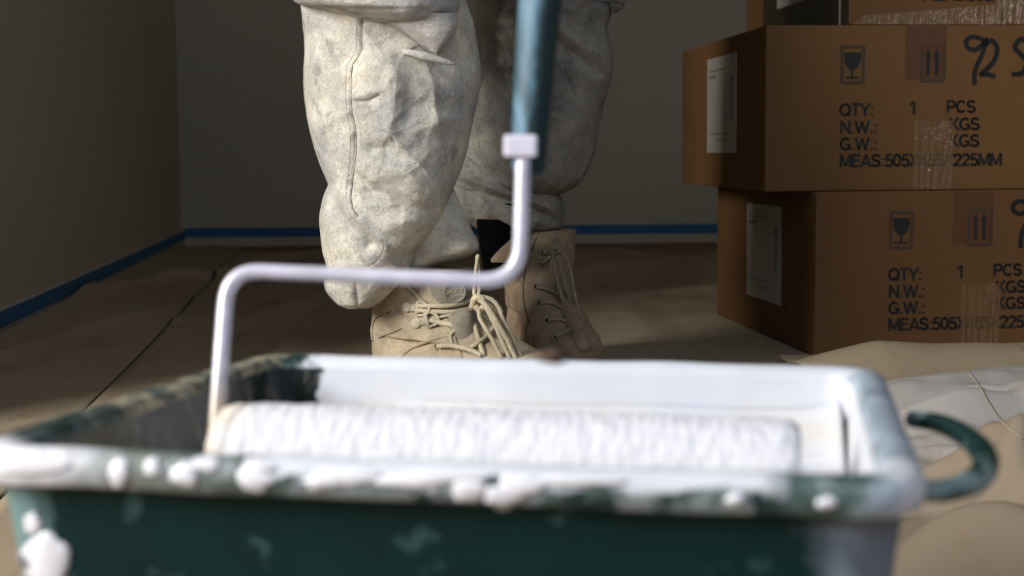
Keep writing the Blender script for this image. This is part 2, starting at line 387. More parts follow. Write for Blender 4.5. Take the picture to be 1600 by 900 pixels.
c1 = cloth_sheet('drop_cloth', lambda s, t: seamx(yc1(t))+.003+s*(2.0-seamx(yc1(t))-.003), lambda s, t: .15+t*(far((-.55)+s*2.55)-.15), 190, 210,
                 lambda x, y: (ffloor(x, y)+.0045)*(1-boxw(x, y))-.0002*boxw(x, y), M['cloth'])
tag(c1, 'large stained beige drop cloth spread over the floor under boots, tray and boxes', 'drop cloth')
def yc2(t, s=1): return .3+t*(3.95+.1*noise.noise(Vector((s*3, 0, 4))))
def xl2(y): return -1.04+(4.48-y)*.102+.022
c2 = cloth_sheet('drop_cloth', lambda s, t: xl2(yc2(t))+s*(seamx(yc2(t))-.003-xl2(yc2(t))), lambda s, t: yc2(t, s), 60, 190,
                 lambda x, y: ffloor(x, y)*.8+.001+.014*math.exp(-abs(x+1.03-(4.48-y)*.102)/.03), M['cloth'])
tag(c2, 'narrow beige drop cloth strip lying along the foot of the left wall', 'drop cloth')
# bunched canvas in the right foreground
def crest(x): return 1.33+.02*math.sin(x*9)
def canvas_h(x, y):
    base = .052*math.exp(-((y-1.34)/.14)**2)*(1/(1+math.exp(-(x-.33)/.02)))
    base *= (.93+.18*math.sin((x-.3)*7))
    h = base
    for (x0, y0, x1, y1, a, wd) in CF:
        dx, dy = x1-x0, y1-y0; L = dx*dx+dy*dy; t = max(0, min(1, ((x-x0)*dx+(y-y0)*dy)/L))
        d = math.hypot(x-x0-t*dx, y-y0-t*dy); h += 1.2*a*math.exp(-(d/wd)**2)*(math.sin(PI*min(1, max(0, t*.9+.05)))**.5)
    h += .020*math.exp(-(noise.noise(Vector((x*5+y*4, y*8-x*2, 2)))*4.6)**2)*min(1, max(.15, (1.32-y)/.15))+.004*noise.noise(Vector((x*14, y*14, 2)))+.0015*noise.noise(Vector((x*45, y*45, 2)))
    return max(h, 0)+.010
CF = [(.30, 1.14, .56, 1.06, .030, .022), (.38, 1.04, .52, .84, .045, .026), (.25, 1.02, .40, .92, .040, .024), (.24, .86, .42, .72, .050, .030),
      (.30, 1.22, .60, 1.20, .022, .018), (.24, .74, .34, .68, .035, .03), (.45, .78, .7, .70, .05, .04), (.5, 1.1, .7, .95, .04, .026), (.42, 1.28, .50, 1.16, .018, .016), (.33, .96, .36, .80, .035, .018),
      (.30, .92, .47, .98, .03, .016)]
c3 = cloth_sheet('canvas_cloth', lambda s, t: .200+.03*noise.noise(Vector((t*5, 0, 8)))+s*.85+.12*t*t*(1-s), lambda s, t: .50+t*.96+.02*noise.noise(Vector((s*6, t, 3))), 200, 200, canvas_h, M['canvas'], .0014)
tag(c3, 'pale canvas cloth bunched in folds to the right of the tray, in front of boxes', 'drop cloth')
c3t = bvh(c3)
tube('seam', [hit(c3t, p[0], p[1], .0006, 1.3) for p in catmull([(1514, 582, 0), (1528, 600, 0), (1545, 630, 0), (1560, 652, 0), (1580, 672, 0), (1600, 685, 0)], 14)], .0010, M['canvas_seam'], c3, 6, 0)
for dx in (-8, -15):
    pass
# rolled-over brown edge of the big cloth behind it
def hump(x, y): return .009+.040*math.exp(-((y-1.70)/.09)**2)*min(1, max(0, (x-.34)/.10))**.6*(1+.10*math.sin(x*8))+.003*noise.noise(Vector((x*12, y*12, 5)))
c4 = cloth_sheet('drop_cloth', lambda s, t: .35+s*.92, lambda s, t: 1.50+t*.36, 120, 60, hump, M['cloth'], .0014)
tag(c4, 'brownish ruck of drop cloth pushed up against the foot of the lowest box', 'drop cloth')

# ---------------------------------------------------------------- cardboard boxes
def text_mesh(name, s, size, loc, mat, parent, bold=.035, rot=(PI/2, 0, 0), depth=.0001, sx=1.):
    cu = bpy.data.curves.new(name, 'FONT'); cu.body = s; cu.size = size; cu.offset = bold*size; cu.extrude = depth; cu.space_character = 1.06
    o = bpy.data.objects.new(name, cu); C.objects.link(o)
    dg = bpy.context.evaluated_depsgraph_get(); me = bpy.data.meshes.new_from_object(o.evaluated_get(dg))
    bpy.data.objects.remove(o); bpy.data.curves.remove(cu)
    me.transform(Matrix.Diagonal((sx, 1, 1, 1)))
    o = link(name, me, None, parent, False); me.materials.clear(); me.materials.append(mat)
    o.location = loc; o.rotation_euler = rot; return o
def arc(cx, cy, rx, ry, a0, a1, n=14): return [(cx+rx*math.cos(math.radians(a0+(a1-a0)*i/n)), cy+ry*math.sin(math.radians(a0+(a1-a0)*i/n))) for i in range(n+1)]
GL = {'Q': (.8, [arc(.4, .5, .34, .42, 0, 360, 24), [(.46, .26), (.78, .02)]]), 'T': (.68, [[(.02, .92), (.66, .92)], [(.34, .92), (.34, 0)]]), 'Y': (.7, [[(.02, 1), (.35, .45)], [(.68, 1), (.35, .45)], [(.35, .5), (.35, 0)]]),
      ':': (.28, [[(.14, .02), (.14, .16)], [(.14, .56), (.14, .7)]]), '.': (.28, [[(.14, .02), (.14, .16)]]), '1': (.5, [[(.34, 1), (.34, 0)], [(.36, .96), (.1, .76)]]),
      'P': (.68, [[(.1, 0), (.1, 1)], [(.1, .92), (.38, .92)]+arc(.38, .68, .22, .24, 90, -90, 10)+[(.1, .44)]]), 'C': (.76, [arc(.4, .5, .32, .42, 48, 312, 22)]),
      'S': (.68, [arc(.34, .71, .25, .21, 25, 250, 14)+[(.34, .5)]+arc(.34, .29, .26, .21, 70, -155, 14)]), 'N': (.76, [[(.1, 0), (.1, 1)], [(.1, .96), (.66, .04)], [(.66, 0), (.66, 1)]]),
      'W': (1., [[(.03, 1), (.27, .04)], [(.27, .04), (.5, .94)], [(.5, .94), (.73, .04)], [(.73, .04), (.97, 1)]]), 'G': (.8, [arc(.4, .5, .33, .42, 48, 345, 22), [(.42, .44), (.74, .44)], [(.7, .44), (.7, .04)]]),
      'K': (.74, [[(.1, 0), (.1, 1)], [(.66, 1), (.14, .42)], [(.28, .58), (.7, 0)]]), 'M': (.88, [[(.1, 0), (.1, 1)], [(.12, .96), (.44, .1)], [(.44, .1), (.76, .96)], [(.78, 0), (.78, 1)]]),
      'E': (.66, [[(.1, 0), (.1, 1)], [(.1, .92), (.62, .92)], [(.1, .51), (.56, .51)], [(.1, .08), (.62, .08)]]), 'A': (.74, [[(.03, 0), (.37, .97)], [(.37, .97), (.71, 0)], [(.16, .26), (.58, .26)]]),
      '5': (.6, [[(.54, .92), (.14, .92)], [(.15, .96), (.11, .5)], [(.11, .52)]+arc(.29, .32, .25, .26, 110, -150, 16)]), '0': (.6, [arc(.3, .5, .24, .43, 0, 360, 22)]),
      'X': (.7, [[(.04, 1), (.66, 0)], [(.66, 1), (.04, 0)]]), '4': (.6, [[(.42, 0), (.42, 1)], [(.42, .96), (.05, .32)], [(.03, .28), (.58, .28)]]), '2': (.6, [arc(.29, .7, .23, .23, 165, -35, 12)+[(.08, .08)], [(.05, .08), (.55, .08)]])}
def lettering(s, x, z, hgt, width, wd, mat, parent, slant=0.):
    tot = sum(GL[c][0] for c in s); k = width/tot; polys = []; rr = random.Random(hash(len(s))*7+int(x*1e4))
    for c in s:
        for st in GL[c][1]:
            pts = [(x+p[0]*k, z+p[1]*hgt) for p in st]
            for i in range(len(pts)-1):
                a_, b_ = np.array(pts[i]), np.array(pts[i+1]); d = (b_-a_)/max(1e-9, np.linalg.norm(b_-a_)); n_ = np.array([-d[1], d[0]])*wd/2
                e_ = d*(wd*.18 if len(pts) > 2 else 0)
                polys.append([tuple(a_+n_-e_), tuple(b_+n_+e_), tuple(b_-n_+e_), tuple(a_-n_-e_)])
        x += GL[c][0]*k
    return flat('printed_text', polys, mat, parent)
BW, BD, BH = .455, .505, .2215
def flat(name, polys, mat, parent, y=-.0004, th=.0003, side=False):
    """flat prints on the front face (x, z) or left face"""
    V = []; F = []
    for pl in polys:
        k = len(V); n = len(pl)
        for d in (y, y+th):
            for (a, b) in pl: V.append((d, a, b) if side else (a, d, b))
        F += [tuple(k+i for i in range(n)), tuple(k+n+i for i in range(n))[::-1]]
        F += [(k+i, k+(i+1) % n, k+n+(i+1) % n, k+n+i) for i in range(n)]
    o = pydata(name, V, F, mat, parent, False)
    bm = bmesh.new(); bm.from_mesh(o.data); bmesh.ops.recalc_face_normals(bm, faces=bm.faces); bm.to_mesh(o.data); bm.free(); return o
def rect(x0, z0, x1, z1): return [(x0, z0), (x1, z0), (x1, z1), (x0, z1)]
def stroke(pts, wd):
    pts = catmull([(p[0], p[1], 0) for p in pts], 8); L = []; R_ = []
    for i, p in enumerate(pts):
        t = pts[min(i+1, len(pts)-1)]-pts[max(i-1, 0)]; n_ = np.array([-t[1], t[0], 0])/max(1e-9, np.hypot(t[0], t[1]))*wd/2
        L.append(p+n_); R_.append(p-n_)
    return [[tuple(L[i][:2]), tuple(L[i+1][:2]), tuple(R_[i+1][:2]), tuple(R_[i][:2])] for i in range(len(pts)-1)]
def carton(loc, rz, label, mat, marks=True, cleart=True):
    t = empty('cardboard_box', loc, rz)
    tag(t, label, 'box', 'stack of cardboard boxes')
    boxmesh('carton', (0, 0, 0), (BW, BD, BH), mat, t, .0025)
    k = 1/1156.
    def Z(y): return BH-y*k                       # y in photo pixels below the carton's top edge
    def X(x): return x*k
    # printed lines
    for s, x, y, wpx in (('QTY:', 118, 140, 55), ('1', 228, 138, 14), ('PCS', 290, 136, 48), ('N.W.:', 119, 167, 60), ('KGS', 295, 163, 50),
                         ('G.W.:', 119, 193, 60), ('KGS', 295, 189, 50), ('MEAS:505X455X225MM', 119, 219, 264)):
        lettering(s, X(x), Z(y), 20*k, X(wpx), .0034, M['ink'], t)
    # fragile glass in a frame
    gx0, gx1, gz0, gz1 = X(118), X(157), Z(91), Z(31); fw = .0042
    def frame(x0, x1, z0, z1): return [rect(x0, z0, x1, z0+fw), rect(x0, z1-fw, x1, z1), rect(x0, z0+fw, x0+fw, z1-fw), rect(x1-fw, z0+fw, x1, z1-fw)]
    g = frame(gx0, gx1, gz0, gz1); cx = (gx0+gx1)/2
    bowl = [(cx+.0115*math.cos(a), (gz1-.0135)-.019*abs(math.sin(a))**.8) for a in np.linspace(0, -PI, 15)]
    bowl += [(cx-.0115, gz1-.0095), (cx+.0115, gz1-.0095)]
    flat('fragile_symbol', g, M['ink_soft'], t)
    gl = flat('glass_mark', [bowl, rect(cx-.0014, gz0+.010, cx+.0014, gz1-.030), rect(cx-.009, gz0+.0075, cx+.009, gz0+.0105)], M['ink'], t)
    ax0, ax1, az0, az1 = X(246), X(285), Z(88), Z(28)
    flat('this_way_up_symbol', frame(ax0, ax1, az0, az1), M['ink_soft'], t, -.0009)
    ar = []
    for c in (ax0+.0108, ax1-.0108):
        ar += [rect(c-.0024, az0+.009, c+.0024, az1-.018), [(c-.0046, az1-.018), (c+.0046, az1-.018), (c, az1-.007)]]
    flat('arrow_mark', ar, M['ink'], t, -.0009)
    # tapes
    flat('packing_tape', [rect(X(222), Z(84), X(287), BH-.001)], M['packtape'], t, -.0005, .0004)
    flat('packing_tape', [rect(X(238), .001, X(302), Z(148))], M['cleartape'], t, -.0012, .0003)
    # handwriting
    hw = stroke([(X(x), Z(y)) for x, y in ((354, 32), (345, 22), (330, 18), (320, 24), (322, 34), (334, 38), (346, 30), (352, 22), (346, 45), (338, 62), (334, 78), (335, 92))], .0060)
    hw += stroke([(X(x), Z(y)) for x, y in ((352, 28), (362, 24), (370, 36), (366, 54), (354, 68), (345, 76), (356, 76), (368, 80))], .0064)
    flat('handwriting', hw, M['marker'], t, -.0006)
    s_ = stroke([(X(x), Z(y)) for x, y in ((420, 26), (408, 22), (399, 34), (410, 46), (419, 58), (412, 74), (395, 76))], .0066)
    flat('handwriting', s_, M['marker'], t, -.0006)
    # paper label on the left side: (depth, z)
    lb = flat('shipping_label', [rect(.150, .052, .325, .196)], M['label'], t, -.0006, .0006, True)
    flat('label_print', [rect(.165, .15, .182, .165), rect(.168, .10, .18, .148), rect(.20, .07, .26, .072), rect(.2, .08, .3, .082), rect(.27, .165, .315, .17), rect(.22, .175, .31, .178)], M['label_ink'], lb, -.001, .0003, True)
    return t
R_ = math.radians
bx2 = carton((.408, 1.905, .0008), R_(6.8), 'lowest cardboard box of the stack, standing on the drop cloth', M['card2'])
bx1 = carton((.3405, 1.915, .0008+BH+.0005), R_(5.8), 'middle cardboard box of the stack, jutting out to the left over the lowest', M['card'])
bx3 = carton((.4535, 1.93, .0008+2*BH+.001), R_(6.3), 'topmost cardboard box of the stack, cut off by the top of the picture', M['card2'])
# dark wrap and folded tape on the top box's left side
flat('tape_tail', [rect(.03, .0, .036, .12)], M['label'], bx3, -.0009, .0003, True)
flat('plastic_wrap', [rect(.0, .0, .40, .224)], M['film'], bx3, -.0005, .0003, True)
flat('plastic_wrap', [[(0.004, .0005), (.22, .0005), (.24, .03), (.02, .012)]], M['cleartape'], bx3, -.0012, .0003)

# ---------------------------------------------------------------- cloth tubes sculpted for the trousers
def seg_dist(x, y, poly):
    best = np.full(x.shape, 1e9); sgn = np.ones(x.shape); tt = np.zeros(x.shape); n = len(poly)-1
    for i in range(n):
        x0, y0 = poly[i][:2]; x1, y1 = poly[i+1][:2]; dx, dy = x1-x0, y1-y0; L = dx*dx+dy*dy
        t = np.clip(((x-x0)*dx+(y-y0)*dy)/L, 0, 1); qx = x-x0-t*dx; qy = y-y0-t*dy; d = np.hypot(qx, qy)
        s = (dx*qy-dy*qx)/(np.sqrt(L)*np.maximum(d, 1e-6)); m_ = d < best; best = np.where(m_, d, best); sgn = np.where(m_, s, sgn); tt = np.where(m_, (i+t)/n, tt)
    return best, sgn, tt
def sculpt(x, y, ridges):
    D = np.zeros(x.shape)
    for rd in ridges:
        poly, amp, wl, wr = rd[:4]; p = rd[4] if len(rd) > 4 else 1.6
        d, s, t = seg_dist(x, y, poly); k_ = .5+.5*s; k_ = k_*k_*(3-2*k_); wd = wl+(wr-wl)*k_       # right of travel direction (downwards: left in picture) = s>0
        D += amp*np.exp(-(d/wd)**p)
    return D
def shell(st, Yc, b, nr, nc, ridges=(), nz=.0018, seed=0, dY=None, sm=2.0, thin=None, nscale=22, fold=.75):
    """closed cloth tube: st = (py, left px, right px); depth half-axis b (m) times width factor"""
    st = np.array(st, float); py = np.linspace(st[0, 0], st[-1, 0], nr)
    L = np.interp(py, st[:, 0], st[:, 1]); Rr = np.interp(py, st[:, 0], st[:, 2])
    if sm:
        k = np.exp(-.5*(np.arange(-8, 9)/sm)**2); k /= k.sum()
        def smo(a): return np.convolve(np.pad(a, 8, 'edge'), k, 'valid')
        L = smo(L); Rr = smo(Rr)
    a = np.linspace(-PI, PI, nc, endpoint=False); hw = (Rr-L)/2; cx = (Rr+L)/2
    PX = cx[:, None]+hw[:, None]*np.sin(a)[None]; PY = np.repeat(py[:, None], nc, 1)
    hm = hw*1.5/FPX; mx = hm.max()
    bb = b*np.clip(hw/ (hw.max()), 0, 1)**.5
    ca = np.cos(a)[None]; Y0 = Yc+(np.interp(py, *zip(*dY)) if dY else 0)
    Yv = (Y0*np.ones(nr))[:, None]-bb[:, None]*np.sign(ca)*np.abs(ca)**.9
    D = sculpt(PX, PY, ridges)*np.clip(ca, 0, 1)**.6
    V = []
    for i in range(nr):
        for j in range(nc):
            p = at(PX[i, j], PY[i, j], Yv[i, j]-D[i, j])
            if nz:
                q = Vector((p.x, p.y, p.z))*nscale+Vector((seed*7.3, 0, 0))
                n_ = noise.noise(q)+.45*noise.noise(q*2.3)+.22*noise.noise(q*5.1)
                cr = max(0, noise.noise(q*3.1+Vector((9, 0, 0))))*.5
                f = min(1, max(0, ca[0, j])*1.2+.25)
                r1 = 1-abs(noise.noise(Vector((p.x*17+p.z*9, p.y*10, p.z*15+seed*3))))*3.0; r2 = 1-abs(noise.noise(Vector((p.x*34-p.z*18, p.y*20, p.z*30+seed*5))))*3.0
                n_ += fold*(1.5*max(0, r1)**1.5+.6*max(0, r2)**1.5)
                p = p+Vector((math.sin(a[j])*.35, -ca[0, j], 0))*(nz*(n_+cr)*f)
            V.append(p)
    F = grid_faces(nr, nc, True); F += [tuple(range(nc)), tuple((nr-1)*nc+k for k in range(nc))[::-1]]
    return V, F
def join(name, parts, mats, parent):
    V = []; F = []; mi = []
    for (v, f, m_) in parts:
        k = len(V); V += v; F += [tuple(k+i for i in q) for q in f]; mi += [m_]*len(f)
    me = bpy.data.meshes.new(name); me.from_pydata([tuple(v) for v in V], [], F)
    o = link(name, me, mats, parent); me.polygons.foreach_set('material_index', mi); me.update(); return o

person = empty('person', (-.04, 1.62, 0))
tag(person, 'person in dust-crusted pale work trousers and suede lace-up boots standing behind the tray', 'person')
bpy.context.view_layer.update()
OFF = Vector((-.04, 1.62, 0))
def local(V): return [v-OFF for v in V]

# front leg
ridA = [([(575, 108), (608, 90), (620, 120), (616, 165), (610, 200), (594, 236)], .011, 34, 44, 1.15),
        ([(600, 70), (640, 86), (690, 98), (735, 90)], -.009, 20, 18, 1.5),
        ([(592, 262), (632, 268), (668, 292), (690, 318), (690, 340)], .013, 34, 60, 1.15),
        ([(596, 238), (640, 250), (715, 288)], -.007, 28, 18, 1.5),
        ([(582, 232), (600, 230)], -.009, 14, 12, 1.6),
        ([(690, 330), (670, 362), (645, 392)], .013, 22, 40, 1.15),
        ([(513, 292), (528, 326), (550, 358), (578, 380)], -.014, 16, 12, 1.2),
        ([(528, 292), (552, 330), (582, 366), (604, 384)], .007, 8, 24, 1.2),
        ([(502, 350), (512, 400), (530, 430)], .005, 26, 30, 1.6),
        ([(634, 400), (652, 393)], -.012, 8, 8, 1.3),
        ([(640, 400), (620, 425), (600, 450)], .006, 16, 12, 1.3),
        ([(512, 430), (545, 445), (580, 470)], -.003, 14, 14, 1.4),
        ([(548, 405), (556, 440), (560, 478)], -.003, 5, 5, 1.3),
        ([(478, 68), (498, 56), (524, 64)], .006, 16, 11, 1.3),
        ([(478, 112), (520, 108), (546, 92)], -.005, 14, 14, 1.4),
        ([(482, 212), (515, 190), (545, 176)], .006, 10, 18, 1.2),
        ([(474, 168), (520, 148), (545, 128)], -.004, 16, 16, 1.4),
        ([(520, 232), (540, 222), (552, 205)], .003, 9, 9, 1.3),
        ([(554, 158), (574, 158), (592, 149)], -.0045, 2.6, 4, 1.3),
        ([(556, 150), (600, 140), (612, 120)], .003, 9, 9, 1.3),
        ([(735, 70), (742, 110), (732, 170)], .006, 24, 30, 1.5),
        ([(640, 165), (690, 172), (725, 160)], -.005, 18, 18, 1.4),
        ([(650, 205), (690, 190), (728, 188)], .005, 14, 26, 1.3),
        ([(560, 300), (600, 300), (640, 322), (672, 330)], -.004, 10, 14, 1.4),
        ([(610, 350), (640, 345), (668, 350)], .005, 14, 18, 1.4),
        ([(560, 262), (600, 285), (612, 320)], .003, 12, 12, 1.3)]
seam_px = [(567, 30), (566, 55), (565, 78), (558, 92), (551, 102), (549, 125), (549, 152), (551, 178), (556, 200), (557, 228), (555, 255), (551, 285), (549, 310), (553, 328), (560, 338)]
seam_low = [(596, 374), (600, 384), (595, 400), (586, 410), (574, 417)]
ridA += [(seam_px, -.0028, 2.2, 2.6, 1.3), ([(x-9, y) for x, y in seam_px], .0014, 6, 5, 1.6), (seam_low, -.0010, 2.0, 2.0, 1.3), ([(x+1, y) for x, y in seam_low], .0012, 8, 8, 1.5),
         ([(560, 96), (572, 104), (580, 116)], -.0016, 2.5, 2.5, 1.3), ([(565, 112), (576, 122)], -.0014, 2, 2, 1.3), ([(596, 205), (612, 212), (618, 226)], -.0016, 2, 2, 1.3), ([(476, 78), (486, 76)], -.0016, 2, 2, 1.3),
         ([(700, 40), (735, 62), (748, 100)], -.003, 6, 10, 1.4)]
LA_ = [(-700, 430, 760), (-420, 440, 745), (-60, 462, 735), (0, 469, 728), (30, 472, 738), (55, 475, 743), (80, 476, 748), (105, 474, 751), (130, 474, 751), (150, 475, 748), (180, 479, 741), (205, 484, 736), (235, 492, 730),
      (262, 502, 722), (284, 511, 713), (289, 513, 711), (296, 509, 708), (310, 504, 702), (335, 499, 692), (350, 499, 684), (365, 501, 673), (380, 502, 662), (395, 504, 650), (410, 509, 644), (422, 511, 641), (432, 507, 637), (445, 506, 624),
      (455, 509, 613), (465, 517, 603), (473, 524, 594), (479, 530, 584), (482, 545, 572)]
LA1 = [s for s in LA_ if s[0] >= -60]
A = shell(LA1, 1.5, .085, 470, 420, ridA, .0022, 1)
CC = shell([(262, 640, 702), (290, 620, 707), (310, 600, 716), (330, 600, 723), (350, 600, 733), (368, 600, 742), (380, 605, 748), (390, 612, 748), (398, 620, 738), (406, 625, 716), (413, 628, 694), (420, 634, 672), (427, 642, 655)],
           1.515, .048, 190, 240, [([(655, 400), (700, 350), (708, 300)], -.006, 30, 30, 1.6), ([(640, 425), (700, 405), (744, 385)], .005, 14, 20, 1.6), ([(700, 330), (742, 372)], .005, 16, 16, 1.5)], .0014, 2)
PKT = shell([(-60, 448, 714), (-20, 452, 717), (-4, 453, 718), (4, 462, 718), (9, 472, 718), (14, 500, 717), (19, 512, 716), (24, 530, 715), (28, 541, 712), (32, 556, 704), (35, 572, 690), (37, 590, 664)],
            1.462, .094, 120, 280, [([(660, 16), (680, 22), (712, 24)], -.004, 5, 5, 1.4), ([(560, 5), (620, 18), (690, 10)], .004, 14, 14, 1.7), ([(711, -20), (711, 18)], -.0016, 2, 2, 1.3)], .0018, 3, sm=1.2)
TRI = shell([(20, 590, 716), (30, 596, 716), (38, 604, 716), (48, 618, 712), (58, 634, 706), (68, 651, 699), (78, 667, 691), (86, 680, 686)], 1.418, .026, 100, 200,
            [([(712, 40), (690, 80)], .003, 8, 8, 1.5), ([(606, 42), (680, 86)], .0025, 8, 6, 1.5)], .0012, 4, sm=1.)
SPK = tube_vf(catmull([at(606, 76, 1.455), at(622, 79, 1.428), at(650, 84, 1.408), at(680, 92, 1.406), (at(712, 101, 1.412))], 10), list(np.interp(np.linspace(0, 1, 41), [0, .3, .6, .93, 1], [.0004, .0022, .0042, .0026, .0008])), 16)
# upper legs and hips, above the picture
def upper(x, Y0, w_, Yt):
    V = []; zs = np.linspace(.36, .96, 24); nc = 40
    for z in zs:
        t = (z-.36)/.6
        for k in range(nc):
            q = 2*PI*k/nc; r = w_*(1+.12*math.sin(PI*t)); cx = x*(1-t)+(-.02+(.07 if x > 0 else -.09))*t
            p = Vector((cx+r*math.sin(q), Y0*(1-t)+Yt*t+r*.95*math.cos(q), z)); V.append(p+Vector((0, 0, 0))+Vector((.004, .004, 0))*noise.noise(p*12))
    return V, grid_faces(24, nc, True)+[tuple(range(nc)), tuple(23*nc+k for k in range(nc))[::-1]]
UF = upper(-.128, 1.5, .088, 1.66); UR = upper(.055, 1.8, .078, 1.70)
# move the visible tops up: the thighs start above the frame
UF = ([v+Vector((0, 0, .08)) for v in UF[0]], UF[1]); UR = ([v+Vector((0, 0, .10)) for v in UR[0]], UR[1])
# rear leg
ridR = [([(850, 50), (888, 78), (915, 100), (950, 122)], -.012, 13, 16, 1.4), ([(860, 35), (900, 62), (945, 92)], .007, 16, 14, 1.6),
        ([(880, 20), (905, 50), (915, 55)], -.004, 8, 8, 1.5),
        ([(880, 200), (930, 170), (950, 130)], .005, 30, 30, 1.6), ([(845, 200), (890, 240), (890, 280)], -.006, 22, 22, 1.6),
        ([(722, 232), (755, 262), (790, 300)], -.016, 9, 12, 1.4), ([(722, 245), (765, 275), (800, 296)], .010, 8, 8, 1.5),
        ([(760, 60), (790, 90), (780, 140)], -.006, 20, 20, 1.6), ([(845, 80), (850, 150), (845, 220)], .005, 16, 30, 1.5),
        ([(760, 190), (800, 220), (850, 280)], .008, 26, 22, 1.6)]
RU = shell([(-60, 742, 962), (-10, 742, 960), (15, 743, 957), (40, 744, 950), (55, 744, 951), (75, 745, 957), (100, 745, 959), (120, 742, 956), (145, 736, 948), (180, 728, 940), (210, 720, 934), (240, 712, 929), (262, 704, 921), (280, 702, 912), (292, 704, 900), (300, 712, 885), (306, 730, 872), (309, 760, 852)],
           1.8, .082, 260, 300, ridR, .0024, 5)
RL = shell([(262, 700, 858), (285, 697, 862), (300, 696, 872), (310, 698, 878), (318, 700, 880), (330, 708, 882), (340, 718, 882), (348, 730, 882), (356, 742, 877), (361, 752, 868), (364, 770, 850)],
           1.806, .082, 130, 280, [([(712, 288), (745, 300), (800, 316), (850, 335), (880, 352)], -.013, 7, 9, 1.4), ([(720, 276), (790, 302), (860, 326), (880, 340)], .007, 7, 7, 1.5), ([(730, 300), (738, 330), (745, 350)], -.007, 6, 6, 1.5), ([(752, 310), (764, 335)], .006, 8, 8, 1.5), ([(840, 345), (878, 358)], .005, 8, 6, 1.5)], .0020, 6)
RP = shell([(-40, 945, 975), (-5, 945, 978), (5, 946, 978), (12, 948, 976), (18, 950, 966), (21, 953, 958)], 1.79, .03, 30, 60, [([(958, 4), (975, 10)], -.004, 2.5, 2.5)], .001, 7)
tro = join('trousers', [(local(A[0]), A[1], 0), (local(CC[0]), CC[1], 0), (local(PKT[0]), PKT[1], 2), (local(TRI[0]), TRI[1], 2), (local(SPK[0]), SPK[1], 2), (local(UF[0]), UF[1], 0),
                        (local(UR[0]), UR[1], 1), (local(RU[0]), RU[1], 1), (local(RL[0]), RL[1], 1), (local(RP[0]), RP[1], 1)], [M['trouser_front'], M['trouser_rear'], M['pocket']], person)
bpy.context.view_layer.update()
tt = bvh(tro)
for pp in (seam_px, seam_low):
    tube('seam', [hit(tt, *p, .0001)-OFF for p in catmull([(x, y, 0) for x, y in pp], 4) for p in [(p[0], p[1])]], .0004 if pp is seam_px else .00025, M['groove'], tro, 5, 0)

tube('seam', [hit(tt, x-9+1.2*math.sin(y*.9), y, .0001)-OFF for y in range(34, 330, 3) for x in [np.interp(y, [q[1] for q in seam_px], [q[0] for q in seam_px])]], .00022, M['groove'], tro, 5, 0)
# ---------------------------------------------------------------- boots
LV = [(0, -.085, .205, .050), (.012, -.086, .206, .051), (.028, -.084, .204, .050), (.030, -.079, .199, .047), (.040, -.078, .198, .047), (.050, -.077, .194, .046), (.058, -.077, .184, .045), (.064, -.076, .166, .044),
      (.070, -.076, .146, .043), (.080, -.075, .116, .042), (.092, -.073, .094, .041), (.105, -.071, .074, .041), (.118, -.069, .061, .042), (.132, -.068, .055, .044), (.150, -.067, .052, .046), (.165, -.067, .051, .047), (.175, -.066, .050, .047)]
def boot_body(parent, mat, top=.175, seed=0, lean=0.):
    lv = np.array([l for l in LV if l[0] <= top+.0001]); zz = np.concatenate([np.linspace(0, .03, 8), np.linspace(.0305, lv[-1, 0], 110)])
    V = []; nc = 160
    for z in zz:
        xb, xf, wd = (np.interp(z, lv[:, 0], lv[:, i]) for i in (1, 2, 3))
        for k in range(nc):
            q = 2*PI*k/nc; c, s = math.cos(q), math.sin(q); e = .82
            x = (xb+xf)/2+(xf-xb)/2*math.copysign(abs(c)**e, c)
            fr = (x-xb)/(xf-xb); ww = wd*(1-.16*math.exp(-((fr-.45)/.2)**2)*(xf-xb > .2)-.10*max(0, 1-fr*3))
            y = ww*math.copysign(abs(s)**.9, s)
            p = Vector((x+lean*max(0, z-.05), y, z)); n_ = noise.noise(p*30+Vector((seed, 0, 0)))*.0022+noise.noise(p*75+Vector((seed, 0, 0)))*.0011
            cr = -.0022*max(0, math.sin((x*.9+z)*190+3*noise.noise(p*20)))**3*(1 if .085 < z < .12 and x > -.02 else 0)
            V.append(p+Vector((c, s, 0))*(n_+cr)*(z > .03))
    F = grid_faces(len(zz), nc, True)+[tuple(range(nc))[::-1], tuple((len(zz)-1)*nc+k for k in range(nc))]
    o = pydata('upper', V, F, [mat, M['sole']], parent)
    mi = [0]*len(o.data.polygons)
    for p in o.data.polygons:
        if p.center.z < .0295: mi[p.index] = 1
    o.data.polygons.foreach_set('material_index', mi); return o
def boot_empty(loc, psi):
    e = empty('boot', Vector(loc)-OFF, psi-PI/2); e.parent = person; return e
bF = boot_empty((-.092, 1.525, .006), R_(50)); uF = boot_body(bF, M['boot'], .150, 1)
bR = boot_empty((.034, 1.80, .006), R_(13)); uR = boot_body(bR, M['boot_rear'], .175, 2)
bpy.context.view_layer.update()
tF = bvh(uF); tR = bvh(uR)
def child_pts(e, pts): mi = e.matrix_world.inverted(); return [mi @ Vector(p) for p in pts]
def strip_on(name, e, tree, px, r, mat, off=.001, dflt=1.45, nc=8, sm=5, lump=0., raise_=None):
    pts = catmull([(x, y, 0) for x, y in px], sm); n = len(pts)
    W = [hit(tree, p[0], p[1], off+(raise_(i/(n-1)) if raise_ else 0), dflt) for i, p in enumerate(pts)]
    # keep depth smooth
    Ys = np.array([q.y for q in W]); k = np.ones(5)/5; Ys = np.convolve(np.pad(Ys, 2, 'edge'), k, 'valid')
    W = [at(p[0], p[1], y) for p, y in zip(pts, Ys)]
    return tube(name, child_pts(e, W), r, mat, e, nc, 0, 1., lump)
